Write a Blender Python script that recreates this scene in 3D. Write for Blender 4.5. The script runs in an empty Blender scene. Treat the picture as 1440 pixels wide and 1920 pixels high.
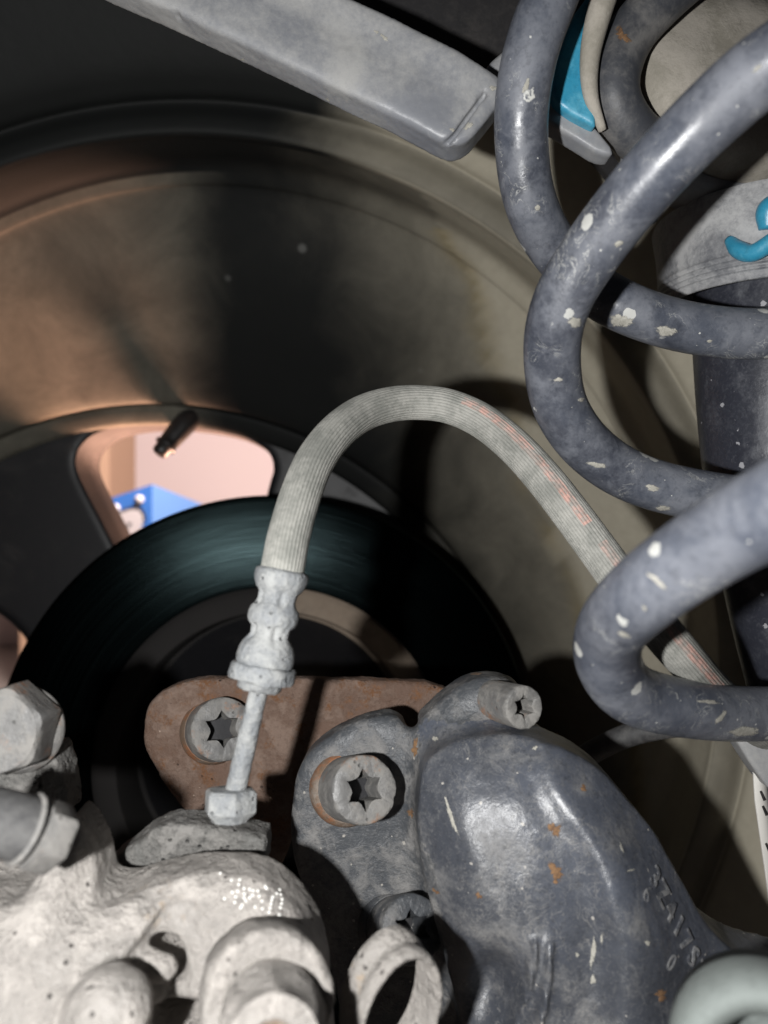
import bpy, bmesh, math, random
import numpy as np
from mathutils import Vector, Matrix
from mathutils.bvhtree import BVHTree
random.seed(7); rng = np.random.RandomState(7)
S = bpy.context.scene
H0 = 0.45                      # height of the phone above the floor
F = 1450.0                     # focal length in photo pixels
# ------------------------------------------------------------------ camera, world, lamps, exposure
cd = bpy.data.cameras.new('camera'); cam = bpy.data.objects.new('camera', cd); S.collection.objects.link(cam)
cam.location = (0, 0, H0); cam.rotation_euler = (math.pi/2, 0, 0)
cd.sensor_fit = 'VERTICAL'; cd.sensor_height = 24; cd.lens = 24*F/1920
cd.clip_start = .01; cd.clip_end = 60
cd.dof.use_dof = True; cd.dof.focus_distance = .195; cd.dof.aperture_fstop = 8.5
S.camera = cam
W = bpy.data.worlds.new('World'); S.world = W; W.use_nodes = True
W.node_tree.nodes['Background'].inputs[0].default_value = (.80, .85, 1.0, 1)
W.node_tree.nodes['Background'].inputs[1].default_value = .013
S.view_settings.view_transform = 'Standard'; S.view_settings.look = 'None'
S.view_settings.exposure = 0; S.view_settings.gamma = 1

def lamp(name, kind, loc, power, col, size=.01, aim=None, **k):
    d = bpy.data.lights.new(name, kind); d.energy = power; d.color = col
    if kind == 'AREA': d.shape = 'DISK'; d.size = size
    else: d.shadow_soft_size = size
    for a, b in k.items(): setattr(d, a, b)
    o = bpy.data.objects.new(name, d); S.collection.objects.link(o); o.location = loc
    if aim is not None: o.rotation_euler = (Vector(aim)-Vector(loc)).to_track_quat('-Z', 'Y').to_euler()
    return o
lamp('phone_flash', 'POINT', (-.042, -.012, H0-.007), 2.9, (1, .995, .985), .0035)
lamp('room_lamp', 'AREA', (.0, .68, H0+.60), 50, (1, .85, .80), .4, (-.5, 2.3, H0+.05))
lamp('added_warm_spot', 'SPOT', (.075, .585, H0-.42), 250, (1, .55, .37), .16, (-.15, .395, H0+.05), spot_size=math.radians(75), spot_blend=.6)  # unseen spot, added to throw the warm patch on the barrel
lamp('added_faint_spot', 'SPOT', (.03, .60, H0-.42), 14, (1, .62, .50), .02, (-.12, .395, H0+.05), spot_size=math.radians(75), spot_blend=.6)  # second unseen spot, added for the fainter edge of the warm patch

# ------------------------------------------------------------------ helpers
def P(px, py, y): return Vector(((px-720)/F*y, y, H0+(960-py)/F*y))
def m(px, y): return px*y/F

def tag(o, label=None, cat=None, group=None, kind=None):
    if label: o['label'] = label
    if cat: o['category'] = cat
    if group: o['group'] = group
    if kind: o['kind'] = kind
    return o
def thing(name, label, cat, loc, group=None):
    o = bpy.data.objects.new(name, None); S.collection.objects.link(o); o.location = loc; o.empty_display_size = .01
    return tag(o, label, cat, group)
def obj(name, me, mat, parent=None, smooth=True):
    me.name = name
    o = bpy.data.objects.new(name, me); S.collection.objects.link(o)
    if mat: me.materials.append(mat)
    if smooth is not None:
        me.polygons.foreach_set('use_smooth', [bool(smooth)]*len(me.polygons))
    if parent is not None:
        o.parent = parent
        p, loc = parent, Vector((0, 0, 0))
        while p is not None: loc += p.location; p = p.parent
        o.location = -loc
    me.update(); return o
def autosmooth(o, deg=35):
    bm = bmesh.new(); bm.from_mesh(o.data)
    for e in bm.edges:
        if len(e.link_faces) == 2 and e.calc_face_angle(0) > math.radians(deg): e.smooth = False
    bm.to_mesh(o.data); bm.free()
    return o
def mesh(v, f, uv=None):
    me = bpy.data.meshes.new('m'); me.from_pydata([tuple(map(float, p)) for p in v], [], [tuple(int(i) for i in q) for q in f])
    if uv is not None:
        l = me.uv_layers.new(name='UVMap')
        idx = np.empty(len(me.loops), dtype=np.int32); me.loops.foreach_get('vertex_index', idx)
        l.data.foreach_set('uv', np.asarray(uv, dtype=np.float32)[idx].ravel())
    me.update(); return me
def vn3(p, scale, seed=0):
    """value noise -1..1 at Nx3 points"""
    q = np.asarray(p)*scale; i = np.floor(q).astype(np.int64); f = q-i; f = f*f*(3-2*f)
    def h(a, b, c):
        n = (a*374761393+b*668265263+c*2147483647+seed*1274126177) & 0xffffffff
        n = ((n ^ (n >> 13))*1274126177) & 0xffffffff
        return ((n ^ (n >> 16)) & 0xffff)/32767.5-1
    r = 0
    for dx in (0, 1):
        for dy in (0, 1):
            for dz in (0, 1):
                w = (f[:, 0] if dx else 1-f[:, 0])*(f[:, 1] if dy else 1-f[:, 1])*(f[:, 2] if dz else 1-f[:, 2])
                r = r+w*h(i[:, 0]+dx, i[:, 1]+dy, i[:, 2]+dz)
    return r
def rough(me, amps):
    n = len(me.vertices); co = np.empty(n*3, np.float32); me.vertices.foreach_get('co', co); co = co.reshape(-1, 3)
    no = np.array([tuple(a.vector) for a in me.vertex_normals], np.float32)
    d = np.zeros(n)
    for k, (sc, am) in enumerate(amps): d += vn3(co, sc, k+3)*am
    co = co+no*d[:, None]; me.vertices.foreach_set('co', co.astype(np.float32).ravel()); me.update(); return me

def catmull(pts, n):
    P_ = np.array([list(p) for p in pts], float); P_ = np.vstack([2*P_[0]-P_[1], P_, 2*P_[-1]-P_[-2]])
    out = []
    for i in range(1, len(P_)-2):
        a, b, c, d = P_[i-1:i+3]
        for t in np.linspace(0, 1, n, endpoint=False):
            out.append(.5*((2*b)+(c-a)*t+(2*a-5*b+4*c-d)*t*t+(3*b-a-3*c+d)*t**3))
    out.append(P_[-2]); return np.array(out)
def sweep(pts, rad, nseg=24, n=8, prof=None, closed=False, cap=True, spline=True):
    """pts: list of 3-vectors; rad: number or list per point; prof(theta)->factor"""
    if not hasattr(rad, '__len__'): rad = [rad]*len(pts)
    ctrl = [list(p)+[r] for p, r in zip(pts, rad)]
    c = catmull(ctrl, n) if spline else np.array(ctrl)
    pos, r = c[:, :3], c[:, 3]
    T = np.gradient(pos, axis=0); T /= np.linalg.norm(T, axis=1)[:, None]
    up = np.array([0, -1, 0.]); U = up-T[0]*T[0].dot(up)
    if np.linalg.norm(U) < 1e-3: U = np.array([0, 0, 1.])-T[0]*T[0][2]
    U /= np.linalg.norm(U)
    th = np.linspace(0, 2*math.pi, nseg, endpoint=False)
    pf = np.array([prof(t) for t in th]) if prof else np.ones(nseg)
    V, UV = [], []; L = 0
    for i in range(len(pos)):
        if i: L += np.linalg.norm(pos[i]-pos[i-1])
        U = U-T[i]*T[i].dot(U); U /= np.linalg.norm(U); B = np.cross(T[i], U)
        for k in range(nseg):
            V.append(pos[i]+r[i]*pf[k]*(math.cos(th[k])*U+math.sin(th[k])*B)); UV.append((L*10, th[k]/(2*math.pi)))
    Fc = []
    for i in range(len(pos)-1):
        for k in range(nseg):
            k2 = (k+1) % nseg; Fc.append((i*nseg+k, i*nseg+k2, (i+1)*nseg+k2, (i+1)*nseg+k))
    if cap:
        Fc.append(tuple(range(nseg))[::-1]); Fc.append(tuple((len(pos)-1)*nseg+k for k in range(nseg)))
    return mesh(V, Fc, UV)
def polar(base, axis, rings, nseg=48, phase=0, cap0=True, cap1=True, up=(0, 0, 1)):
    """rings: (t along axis, radius or f(theta))"""
    A = Vector(axis).normalized(); u = Vector(up)-A*A.dot(Vector(up)); u.normalize(); w = A.cross(u); b = Vector(base)
    V, UV, Fc = [], [], []
    for i, (t, r) in enumerate(rings):
        for k in range(nseg):
            th = 2*math.pi*k/nseg+phase; rr = r(th) if callable(r) else r
            V.append(b+A*t+(u*math.cos(th)+w*math.sin(th))*rr); UV.append((th/(2*math.pi), rr*10))
    for i in range(len(rings)-1):
        for k in range(nseg):
            k2 = (k+1) % nseg; Fc.append((i*nseg+k, i*nseg+k2, (i+1)*nseg+k2, (i+1)*nseg+k))
    if cap0: Fc.append(tuple(range(nseg))[::-1])
    if cap1: Fc.append(tuple((len(rings)-1)*nseg+k for k in range(nseg)))
    return mesh(V, Fc, UV)
def hexr(a, soft=0.0, rot=0.0):
    def f(th):
        q = ((th+rot) % (math.pi/3))-math.pi/6
        return min(a/math.cos(q), a*(1.155-soft))
    return f

# ---- signed distance solids
class G:
    def __init__(s, x0, x1, y0, y1, z0, z1, h):
        s.o = np.array([x0, y0, z0]); s.h = h
        s.x = np.arange(x0, x1+h, h).astype(np.float32); s.y = np.arange(y0, y1+h, h).astype(np.float32); s.z = np.arange(z0, z1+h, h).astype(np.float32)
        s.X = s.x[:, None, None]; s.Y = s.y[None, :, None]; s.Z = s.z[None, None, :]
def Gpx(px0, px1, py0, py1, ya, yb, h):
    xs = [m(p-720, y) for p in (px0, px1) for y in (ya, yb)]; zs = [H0+m(960-p, y) for p in (py0, py1) for y in (ya, yb)]
    return G(min(xs), max(xs), ya, yb, min(zs), max(zs), h)
def poly2(g, pts):
    X = g.x[:, None]; Z = g.z[None, :]
    d = np.full((len(g.x), len(g.z)), 1e9, np.float32); s = np.ones_like(d)
    n = len(pts)
    for i in range(n):
        ax, az = pts[i]; bx, bz = pts[i-1]
        ex, ez = bx-ax, bz-az; wx, wz = X-ax, Z-az
        t = np.clip((wx*ex+wz*ez)/(ex*ex+ez*ez+1e-12), 0, 1)
        d = np.minimum(d, (wx-ex*t)**2+(wz-ez*t)**2)
        c1 = Z >= az; c2 = Z < bz; c3 = ex*wz > ez*wx
        flip = (c1 & c2 & c3) | (~c1 & ~c2 & ~c3)
        s = np.where(flip, -s, s)
    return s*np.sqrt(d)
def blur2(a, k):
    for ax in (0, 1):
        for _ in range(2):
            p = [(0, 0), (0, 0)]; p[ax] = (k+1, k)
            c = np.cumsum(np.pad(a, p, mode='edge'), axis=ax, dtype=np.float64)
            n = a.shape[ax]
            a = ((np.take(c, np.arange(2*k+1, 2*k+1+n), ax)-np.take(c, np.arange(0, n), ax))/(2*k+1)).astype(np.float32)
    return a
def smooth_poly(pts, it=2):
    for _ in range(it):
        q = []
        for i in range(len(pts)):
            a, b = pts[i], pts[(i+1) % len(pts)]
            q.append((a[0]*.75+b[0]*.25, a[1]*.75+b[1]*.25)); q.append((a[0]*.25+b[0]*.75, a[1]*.25+b[1]*.75))
        pts = q
    return pts
def topt(pts, y, it=2): return [(m(a-720, y), H0+m(960-b, y)) for a, b in (smooth_poly(pts, it) if it else pts)]
def prism(g, pts, y0, y1, r=.001, it=2):
    d2 = (poly2(g, topt(pts, y0, it))+r)[:, None, :]; dy = np.abs(g.Y-(y0+y1)/2)-((y1-y0)/2-r)
    return np.sqrt(np.maximum(d2, 0)**2+np.maximum(dy, 0)**2)+np.minimum(np.maximum(d2, dy), 0)-r
def dome(g, pts, yf, ye, yb, D, bumps=(), blur=3, it=2, yref=None, ridges=(), soft=0., tilt=None):
    yr = yref or ye
    d2 = poly2(g, topt(pts, yr, it)); t = np.clip(-d2/m(D, yr), 0, 1); t = blur2(t, blur) if blur else t
    gg = (1-soft)*np.sqrt(np.clip(1-(1-t)**2, 0, 1))+soft*np.sin(t*math.pi/2); front = ye-(ye-yf)*gg
    if tilt:
        cx, cz = m(tilt[0]-720, yf), H0+m(960-tilt[1], yf); front = front+gg*((g.x[:, None]-cx)*tilt[2]-(cz-g.z[None, :])*tilt[3])
    for (bx, by, sx, sy, ang, amp) in bumps:
        yr = yf+.004
        cx, cz = m(bx-720, yr), H0+m(960-by, yr); c, s = math.cos(math.radians(ang)), math.sin(math.radians(ang))
        dx = g.x[:, None]-cx; dz = -(g.z[None, :]-cz); u = (dx*c+dz*s)/m(sx, yr); v = (-dx*s+dz*c)/m(sy, yr)
        front = front-amp*np.exp(-(u*u+v*v))
    yr = yf+.003
    for (rp, sl, sr, amp) in ridges:      # smooth crest along a line, with its own width on either side
        q = catmull([(m(a_-720, yr), H0+m(960-b_, yr), 0) for a_, b_ in rp], 6)[:, :2]
        best = np.full(front.shape, 1e9, np.float32); side = np.ones_like(best)
        for i in range(len(q)-1):
            ex, ez = q[i+1]-q[i]; wx, wz = g.x[:, None]-q[i][0], g.z[None, :]-q[i][1]
            tt = np.clip((wx*ex+wz*ez)/(ex*ex+ez*ez), 0, 1); dd_ = (wx-ex*tt)**2+(wz-ez*tt)**2
            hit = dd_ < best; best = np.where(hit, dd_, best); side = np.where(hit, np.sign(ex*wz-ez*wx), side)
        w = np.where(side > 0, m(sr, yr), m(sl, yr)); front = front-amp*np.exp(-best/(w*w))
    a = (front[:, None, :]-g.Y)*.75
    return smax(smax(a, g.Y-yb, .0006), np.repeat(d2[:, None, :], len(g.y), 1), .0006)
def ball(g, c, r, sc=(1, 1, 1)):
    q = np.sqrt(((g.X-c[0])/sc[0])**2+((g.Y-c[1])/sc[1])**2+((g.Z-c[2])/sc[2])**2); return (q-r)*min(sc)
def cap(g, a, b, ra, rb=None):
    rb = ra if rb is None else rb; a = Vector(a); d = Vector(b)-a; L = d.length_squared
    wx, wy, wz = g.X-a.x, g.Y-a.y, g.Z-a.z; t = np.clip((wx*d.x+wy*d.y+wz*d.z)/L, 0, 1)
    return np.sqrt((wx-t*d.x)**2+(wy-t*d.y)**2+(wz-t*d.z)**2)-(ra+(rb-ra)*t)
def cyl(g, a, b, r, e=.0006):
    a = Vector(a); d = Vector(b)-a; L = d.length; d = d/L; wx, wy, wz = g.X-a.x, g.Y-a.y, g.Z-a.z
    t = wx*d.x+wy*d.y+wz*d.z; q = np.sqrt(np.maximum(wx*wx+wy*wy+wz*wz-t*t, 0))-(r-e); h = np.abs(t-L/2)-(L/2-e)
    return np.sqrt(np.maximum(q, 0)**2+np.maximum(h, 0)**2)+np.minimum(np.maximum(q, h), 0)-e
def smin(a, b, k):
    h = np.maximum(k-np.abs(a-b), 0)/k; return np.minimum(a, b)-h*h*k*.25
def smax(a, b, k): return -smin(-a, -b, k)
def nets(g, f):
    f = np.broadcast_to(f, (len(g.x), len(g.y), len(g.z))).astype(np.float32).copy()
    f[0] = f[-1] = 1e-3; f[:, 0] = f[:, -1] = 1e-3; f[:, :, 0] = f[:, :, -1] = 1e-3
    nx, ny, nz = f.shape; s = f < 0
    cs = [s[i:nx-1+i, j:ny-1+j, k:nz-1+k] for i in (0, 1) for j in (0, 1) for k in (0, 1)]
    cnt = sum(c.astype(np.int8) for c in cs); act = (cnt > 0) & (cnt < 8)
    I = np.argwhere(act); idx = np.full(act.shape, -1, np.int32); idx[act] = np.arange(len(I))
    acc = np.zeros((len(I), 3)); num = np.zeros(len(I))
    cor = np.array([(i, j, k) for i in (0, 1) for j in (0, 1) for k in (0, 1)])
    val = np.stack([f[I[:, 0]+c[0], I[:, 1]+c[1], I[:, 2]+c[2]] for c in cor], 1)
    for a in range(8):
        for b in range(a+1, 8):
            if np.abs(cor[a]-cor[b]).sum() != 1: continue
            va, vb = val[:, a], val[:, b]; hit = (va < 0) != (vb < 0)
            t = np.where(hit, va/(va-vb+1e-20), 0)
            acc += np.where(hit[:, None], cor[a]+(cor[b]-cor[a])*t[:, None], 0); num += hit
    V = g.o+(I+acc/num[:, None])*g.h
    Q = []
    for ax in range(3):
        sl = [slice(None)]*3; sl2 = [slice(None)]*3; sl[ax] = slice(0, -1); sl2[ax] = slice(1, None)
        a, b = s[tuple(sl)], s[tuple(sl2)]; e = np.argwhere(a != b)
        o1, o2 = [(1, 2), (2, 0), (0, 1)][ax]
        e = e[(e[:, o1] > 0) & (e[:, o2] > 0) & (e[:, o1] < f.shape[o1]-1) & (e[:, o2] < f.shape[o2]-1)]
        ins = s[e[:, 0], e[:, 1], e[:, 2]]
        def c(d1, d2):
            q = e.copy(); q[:, o1] -= d1; q[:, o2] -= d2; return idx[q[:, 0], q[:, 1], q[:, 2]]
        q = np.stack([c(1, 1), c(0, 1), c(0, 0), c(1, 0)], 1); q[~ins] = q[~ins][:, ::-1]; Q.append(q)
    Q = np.vstack(Q)
    me = bpy.data.meshes.new('m'); me.vertices.add(len(V)); me.vertices.foreach_set('co', V.astype(np.float32).ravel())
    me.loops.add(len(Q)*4); me.loops.foreach_set('vertex_index', Q.astype(np.int32).ravel())
    me.polygons.add(len(Q)); me.polygons.foreach_set('loop_start', np.arange(0, len(Q)*4, 4, dtype=np.int32))
    me.update(calc_edges=True); me.validate(); return me
def bvh_of(*ms):
    V, Fc = [], []
    for me in ms:
        o = len(V); V += [v.co.copy() for v in me.vertices]; Fc += [[i+o for i in p.vertices] for p in me.polygons]
    return BVHTree.FromPolygons(V, Fc)
def curve2d(outlines, extrude, bevel, yc, res=2):
    """flat plate in the XZ plane from closed outlines (holes by overlap); returns a mesh"""
    cu = bpy.data.curves.new('c', 'CURVE'); cu.dimensions = '2D'; cu.fill_mode = 'BOTH'; cu.extrude = extrude; cu.bevel_depth = bevel; cu.bevel_resolution = res
    for pts in outlines:
        sp = cu.splines.new('POLY'); sp.points.add(len(pts)-1); sp.use_cyclic_u = True
        for i, (a, b) in enumerate(pts): sp.points[i].co = (a, b, 0, 1)
    o = bpy.data.objects.new('c', cu); me = bpy.data.meshes.new_from_object(o); bpy.data.objects.remove(o)
    me.transform(Matrix.Translation((0, yc, 0)) @ Matrix.Rotation(math.pi/2, 4, 'X')); return me

# ------------------------------------------------------------------ materials
class N:
    def __init__(s, name):
        s.m = bpy.data.materials.new(name); s.m.use_nodes = True; s.t = s.m.node_tree; s.b = s.t.nodes['Principled BSDF']
        s.co = s.t.nodes.new('ShaderNodeTexCoord').outputs['Object']
    def n(s, typ, ins=None, **k):
        q = s.t.nodes.new('ShaderNode'+typ)
        for a, b in k.items(): setattr(q, a, b)
        for a, b in (ins or {}).items(): s.set(q.inputs[a], b)
        return q
    def set(s, sock, v):
        if hasattr(v, 'links') or isinstance(v, bpy.types.NodeSocket): s.t.links.new(v, sock)
        elif isinstance(v, tuple) and len(v) == 3 and sock.type == 'RGBA': sock.default_value = (*v, 1)
        else: sock.default_value = v
    def noise(s, sc, det=6, ro=.6, vec=None, dist=0): return s.n('TexNoise', {'Vector': vec or s.co, 'Scale': sc, 'Detail': det, 'Roughness': ro, 'Distortion': dist}).outputs['Fac']
    def vor(s, sc, feat='F1', vec=None, rnd=1.0):
        return s.n('TexVoronoi', {'Vector': vec or s.co, 'Scale': sc, 'Randomness': rnd}, feature=feat)
    def ramp(s, v, a, b, lo=0., hi=1.):
        return s.n('MapRange', {'Value': v, 'From Min': a, 'From Max': b, 'To Min': lo, 'To Max': hi}, interpolation_type='SMOOTHSTEP').outputs[0]
    def math(s, op, a, b=0.): 
        q = s.n('Math', operation=op); s.set(q.inputs[0], a); s.set(q.inputs[1], b); return q.outputs[0]
    def mix(s, f, a, b):
        q = s.n('Mix', data_type='RGBA'); s.set(q.inputs[0], f); s.set(q.inputs[6], a); s.set(q.inputs[7], b); return q.outputs[2]
    def bump(s, h, st, dist=.001, nrm=None):
        q = s.n('Bump', {'Height': h, 'Strength': st, 'Distance': dist})
        if nrm is not None: s.set(q.inputs['Normal'], nrm)
        return q.outputs[0]
    def out(s, col, ro, nrm=None, metal=0., spec=.5):
        s.set(s.b.inputs['Base Color'], col); s.set(s.b.inputs['Roughness'], ro); s.set(s.b.inputs['Metallic'], metal); s.set(s.b.inputs['Specular IOR Level'], spec)
        if nrm is not None: s.set(s.b.inputs['Normal'], nrm)
        return s.m

def grimy(name, base, dust, lo=.42, hi=.62, sc=90, ro=(.35, .8), fine=900, bump=.35, bd=.0006, rust=None, rustr=(.6, .7), rsc=60,
          specks=0, speckcol=(.6, .58, .52), specksc=420, pits=0, rings=0, metal=0., streak=None, dist=.4, spec=.5, base2=None, mott=.285, wisps=0):
    k = N(name); a = k.noise(sc, 8, .62, dist=dist); b = k.noise(fine, 4, .7)
    f = k.ramp(k.math('ADD', k.math('MULTIPLY', a, .8), k.math('MULTIPLY', b, .2)), lo, hi)
    bc = base
    if base2: bc = k.mix(k.ramp(k.noise(sc*.35, 3), .4, .6), base, base2)
    col = k.mix(f, bc, dust)
    # mottled film of dust
    c2 = k.ramp(k.noise(sc*4, 6, .7, dist=1.2), .55, .72)
    col = k.mix(k.math('MULTIPLY', c2, .35), col, dust)
    c3 = k.ramp(k.noise(sc*9, 5, .75, dist=2.0), .52, .66)
    col = k.mix(k.math('MULTIPLY', c3, mott), col, dust)
    c4 = k.ramp(k.noise(fine*.8, 4, .8), .50, .66); col = k.mix(k.math('MULTIPLY', c4, mott*1.1), col, tuple(x*.5 for x in base))
    if wisps:
        wn = k.ramp(k.math('ABSOLUTE', k.math('SUBTRACT', k.noise(150, 5, .6, dist=1.5), .5)), .0, .016, 1., 0.)
        wn = k.math('MULTIPLY', wn, k.ramp(k.noise(55, 3), .50, .62)); col = k.mix(k.math('MULTIPLY', wn, wisps), col, speckcol)
        cl = k.math('MULTIPLY', k.ramp(k.noise(210, 7, .75, dist=.8), .55, .62), k.ramp(k.noise(40, 3), .48, .6)); col = k.mix(k.math('MULTIPLY', cl, wisps*.7), col, dust)
    h = k.math('ADD', k.math('MULTIPLY', b, .5), k.math('MULTIPLY', f, .35))
    if rust:
        r = k.ramp(k.noise(rsc, 8, .7), rustr[0], rustr[1]); r2 = k.ramp(k.noise(rsc*9, 4), .3, .6)
        col = k.mix(k.math('MULTIPLY', r, r2), col, k.mix(k.noise(400), rust, tuple(x*.45 for x in rust)))
    if rings:
        v = k.vor(specksc*.22); rd = k.n('SeparateColor', {0: v.outputs['Color']})
        rad = k.math('MULTIPLY', rd.outputs[0], .24)
        e = k.math('ABSOLUTE', k.math('SUBTRACT', k.math('ADD', v.outputs['Distance'], k.math('MULTIPLY', k.math('SUBTRACT', k.noise(500, 3), .5), .35)), rad))
        line = k.ramp(e, .0, .05, 1., 0.); gate = k.math('GREATER_THAN', rd.outputs[1], 1-rings*.5)
        part = k.ramp(k.noise(130, 2), .5, .6)
        col = k.mix(k.math('MULTIPLY', k.math('MULTIPLY', line, gate), part), col, speckcol)
        blob = k.math('MULTIPLY', k.ramp(k.math('ADD', v.outputs['Distance'], k.math('MULTIPLY', k.noise(700), .12)), k.math('MULTIPLY', rad, .9), rad, 1., 0.) if False else k.math('LESS_THAN', k.math('ADD', v.outputs['Distance'], k.math('MULTIPLY', k.noise(420, 4), .22)), .27), k.math('GREATER_THAN', rd.outputs[2], 1-rings*.5))
        col = k.mix(k.math('MULTIPLY', blob, .8), col, speckcol)
    if specks:
        v = k.vor(specksc); rd = k.n('SeparateColor', {0: v.outputs['Color']})
        sp = k.math('LESS_THAN', k.math('ADD', v.outputs['Distance'], k.math('MULTIPLY', k.noise(1300, 2), .35)), k.math('ADD', k.math('MULTIPLY', rd.outputs[0], .34*specks), .13)); sp = k.math('MULTIPLY', sp, k.math('GREATER_THAN', rd.outputs[1], .55))
        col = k.mix(k.math('MULTIPLY', sp, .85), col, speckcol); h = k.math('ADD', h, k.math('MULTIPLY', sp, .5))
    if pits:
        v = k.vor(650); rd = k.n('SeparateColor', {0: v.outputs['Color']})
        pt = k.math('MULTIPLY', k.ramp(v.outputs['Distance'], .1, .3, 1., 0.), k.math('GREATER_THAN', rd.outputs[1], 1-pits))
        col = k.mix(k.math('MULTIPLY', pt, .6), col, tuple(x*.35 for x in base)); h = k.math('SUBTRACT', h, pt)
    ro_ = k.ramp(f, 0, 1, ro[0], ro[1])
    return k.out(col, ro_, k.bump(h, bump, bd), metal, spec)

M = {}
M['spring'] = grimy('spring_paint', (.038, .042, .055), (.14, .148, .17), .36, .66, 70, (.28, .62), 700, .25, .0004, rings=.75, speckcol=(.5, .5, .47), specks=.5, specksc=500, base2=(.060, .068, .088), wisps=.5, mott=.28)
M['casting'] = grimy('caliper_casting', (.255, .238, .22), (.365, .338, .312), .4, .6, 110, (.6, .92), 650, 1., .0013, mott=.28, pits=.10, specks=.35, speckcol=(.72, .70, .66), rust=(.42, .31, .2), rustr=(.62, .74), rsc=80)
M['casting_grey'] = grimy('grey_casting', (.10, .098, .092), (.17, .163, .153), .4, .6, 110, (.6, .92), 650, 1., .0013, mott=.6, pits=.2, specks=.5, speckcol=(.5, .48, .44))
M['zinc'] = grimy('dull_zinc', (.19, .20, .21), (.30, .305, .30), .4, .6, 160, (.45, .85), 1000, .9, .0006, pits=.12, specks=.3, rust=(.36, .2, .1), rustr=(.68, .78), rsc=90)
M['bolt'] = grimy('bolt_steel', (.12, .118, .115), (.19, .182, .17), .4, .6, 150, (.45, .85), 900, .6, .0004, mott=.25, pits=.08, rust=(.34, .17, .09), rustr=(.55, .68), rsc=110)
M['rustring'] = grimy('rusty_washer', (.13, .085, .055), (.19, .16, .135), .45, .65, 150, (.7, .9), 1000, .6, .0004, rust=(.3, .12, .05), rustr=(.5, .62), rsc=120)
M['rust'] = grimy('rusty_bracket', (.10, .057, .038), (.165, .115, .09), .42, .62, 120, (.75, .95), 900, .9, .0007, rust=(.17, .075, .03), rustr=(.52, .62), rsc=150, pits=.12, specks=.4, speckcol=(.4, .3, .24))
M['knuckle'] = grimy('knuckle_paint', (.047, .051, .061), (.155, .153, .152), .46, .70, 75, (.34, .60), 900, .45, .0004, specks=.55, speckcol=(.36, .34, .31), specksc=380, rust=(.36, .19, .08), rustr=(.68, .72), rsc=45, base2=(.068, .075, .093), wisps=.22, mott=.4)
M['emboss'] = grimy('raised_numbers', (.075, .08, .095), (.24, .24, .24), .40, .60, 300, (.25, .5), 900, .3, .0003)
M['flange'] = grimy('flange_paint', (.05, .054, .06), (.17, .165, .16), .42, .64, 130, (.45, .8), 900, .7, .0006, specks=.6, speckcol=(.32, .3, .27), specksc=420, rust=(.34, .2, .1), rustr=(.64, .72), rsc=70)
M['hose'] = None
M['beam'] = grimy('arm_paint', (.175, .182, .20), (.32, .318, .31), .36, .66, 38, (.42, .8), 700, .3, .0003, specks=.12, speckcol=(.5, .49, .46), base2=(.24, .247, .265), mott=.08)
M['rubber'] = grimy('dusty_rubber', (.03, .03, .032), (.11, .108, .105), .4, .66, 60, (.6, .85), 700, .35, .0004, mott=.15)
M['boot'] = grimy('dust_boot_rubber', (.12, .124, .135), (.36, .36, .36), .4, .62, 60, (.5, .8), 700, .3, .0004, mott=.15)
M['shock'] = grimy('shock_paint', (.028, .03, .04), (.12, .125, .14), .48, .72, 60, (.35, .7), 700, .3, .0004, specks=.8, speckcol=(.36, .36, .38), specksc=300)
M['tan'] = grimy('mud_dusted_cup', (.26, .24, .20), (.37, .34, .295), .4, .62, 60, (.8, .95), 900, .5, .0004, mott=.15)
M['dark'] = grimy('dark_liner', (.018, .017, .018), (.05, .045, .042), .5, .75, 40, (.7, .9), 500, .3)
M['blue'] = grimy('blue_paint', (.03, .24, .38), (.10, .36, .48), .45, .7, 80, (.35, .6), 700, .2)
M['cup'] = grimy('pale_rubber', (.055, .062, .06), (.17, .19, .18), .30, .56, 35, (.5, .8), 700, .25, .0004, mott=.15)
M['wheelback'] = grimy('wheel_back_paint', (.012, .012, .014), (.03, .028, .027), .5, .8, 40, (.5, .8), 500, .2)
M['stem'] = grimy('valve_rubber', (.02, .018, .018), (.06, .05, .045), .5, .7, 100, (.4, .7), 500, .2)
M['blackplastic'] = grimy('sensor_plastic', (.05, .05, .052), (.17, .165, .16), .42, .66, 80, (.4, .75), 700, .3)

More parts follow.
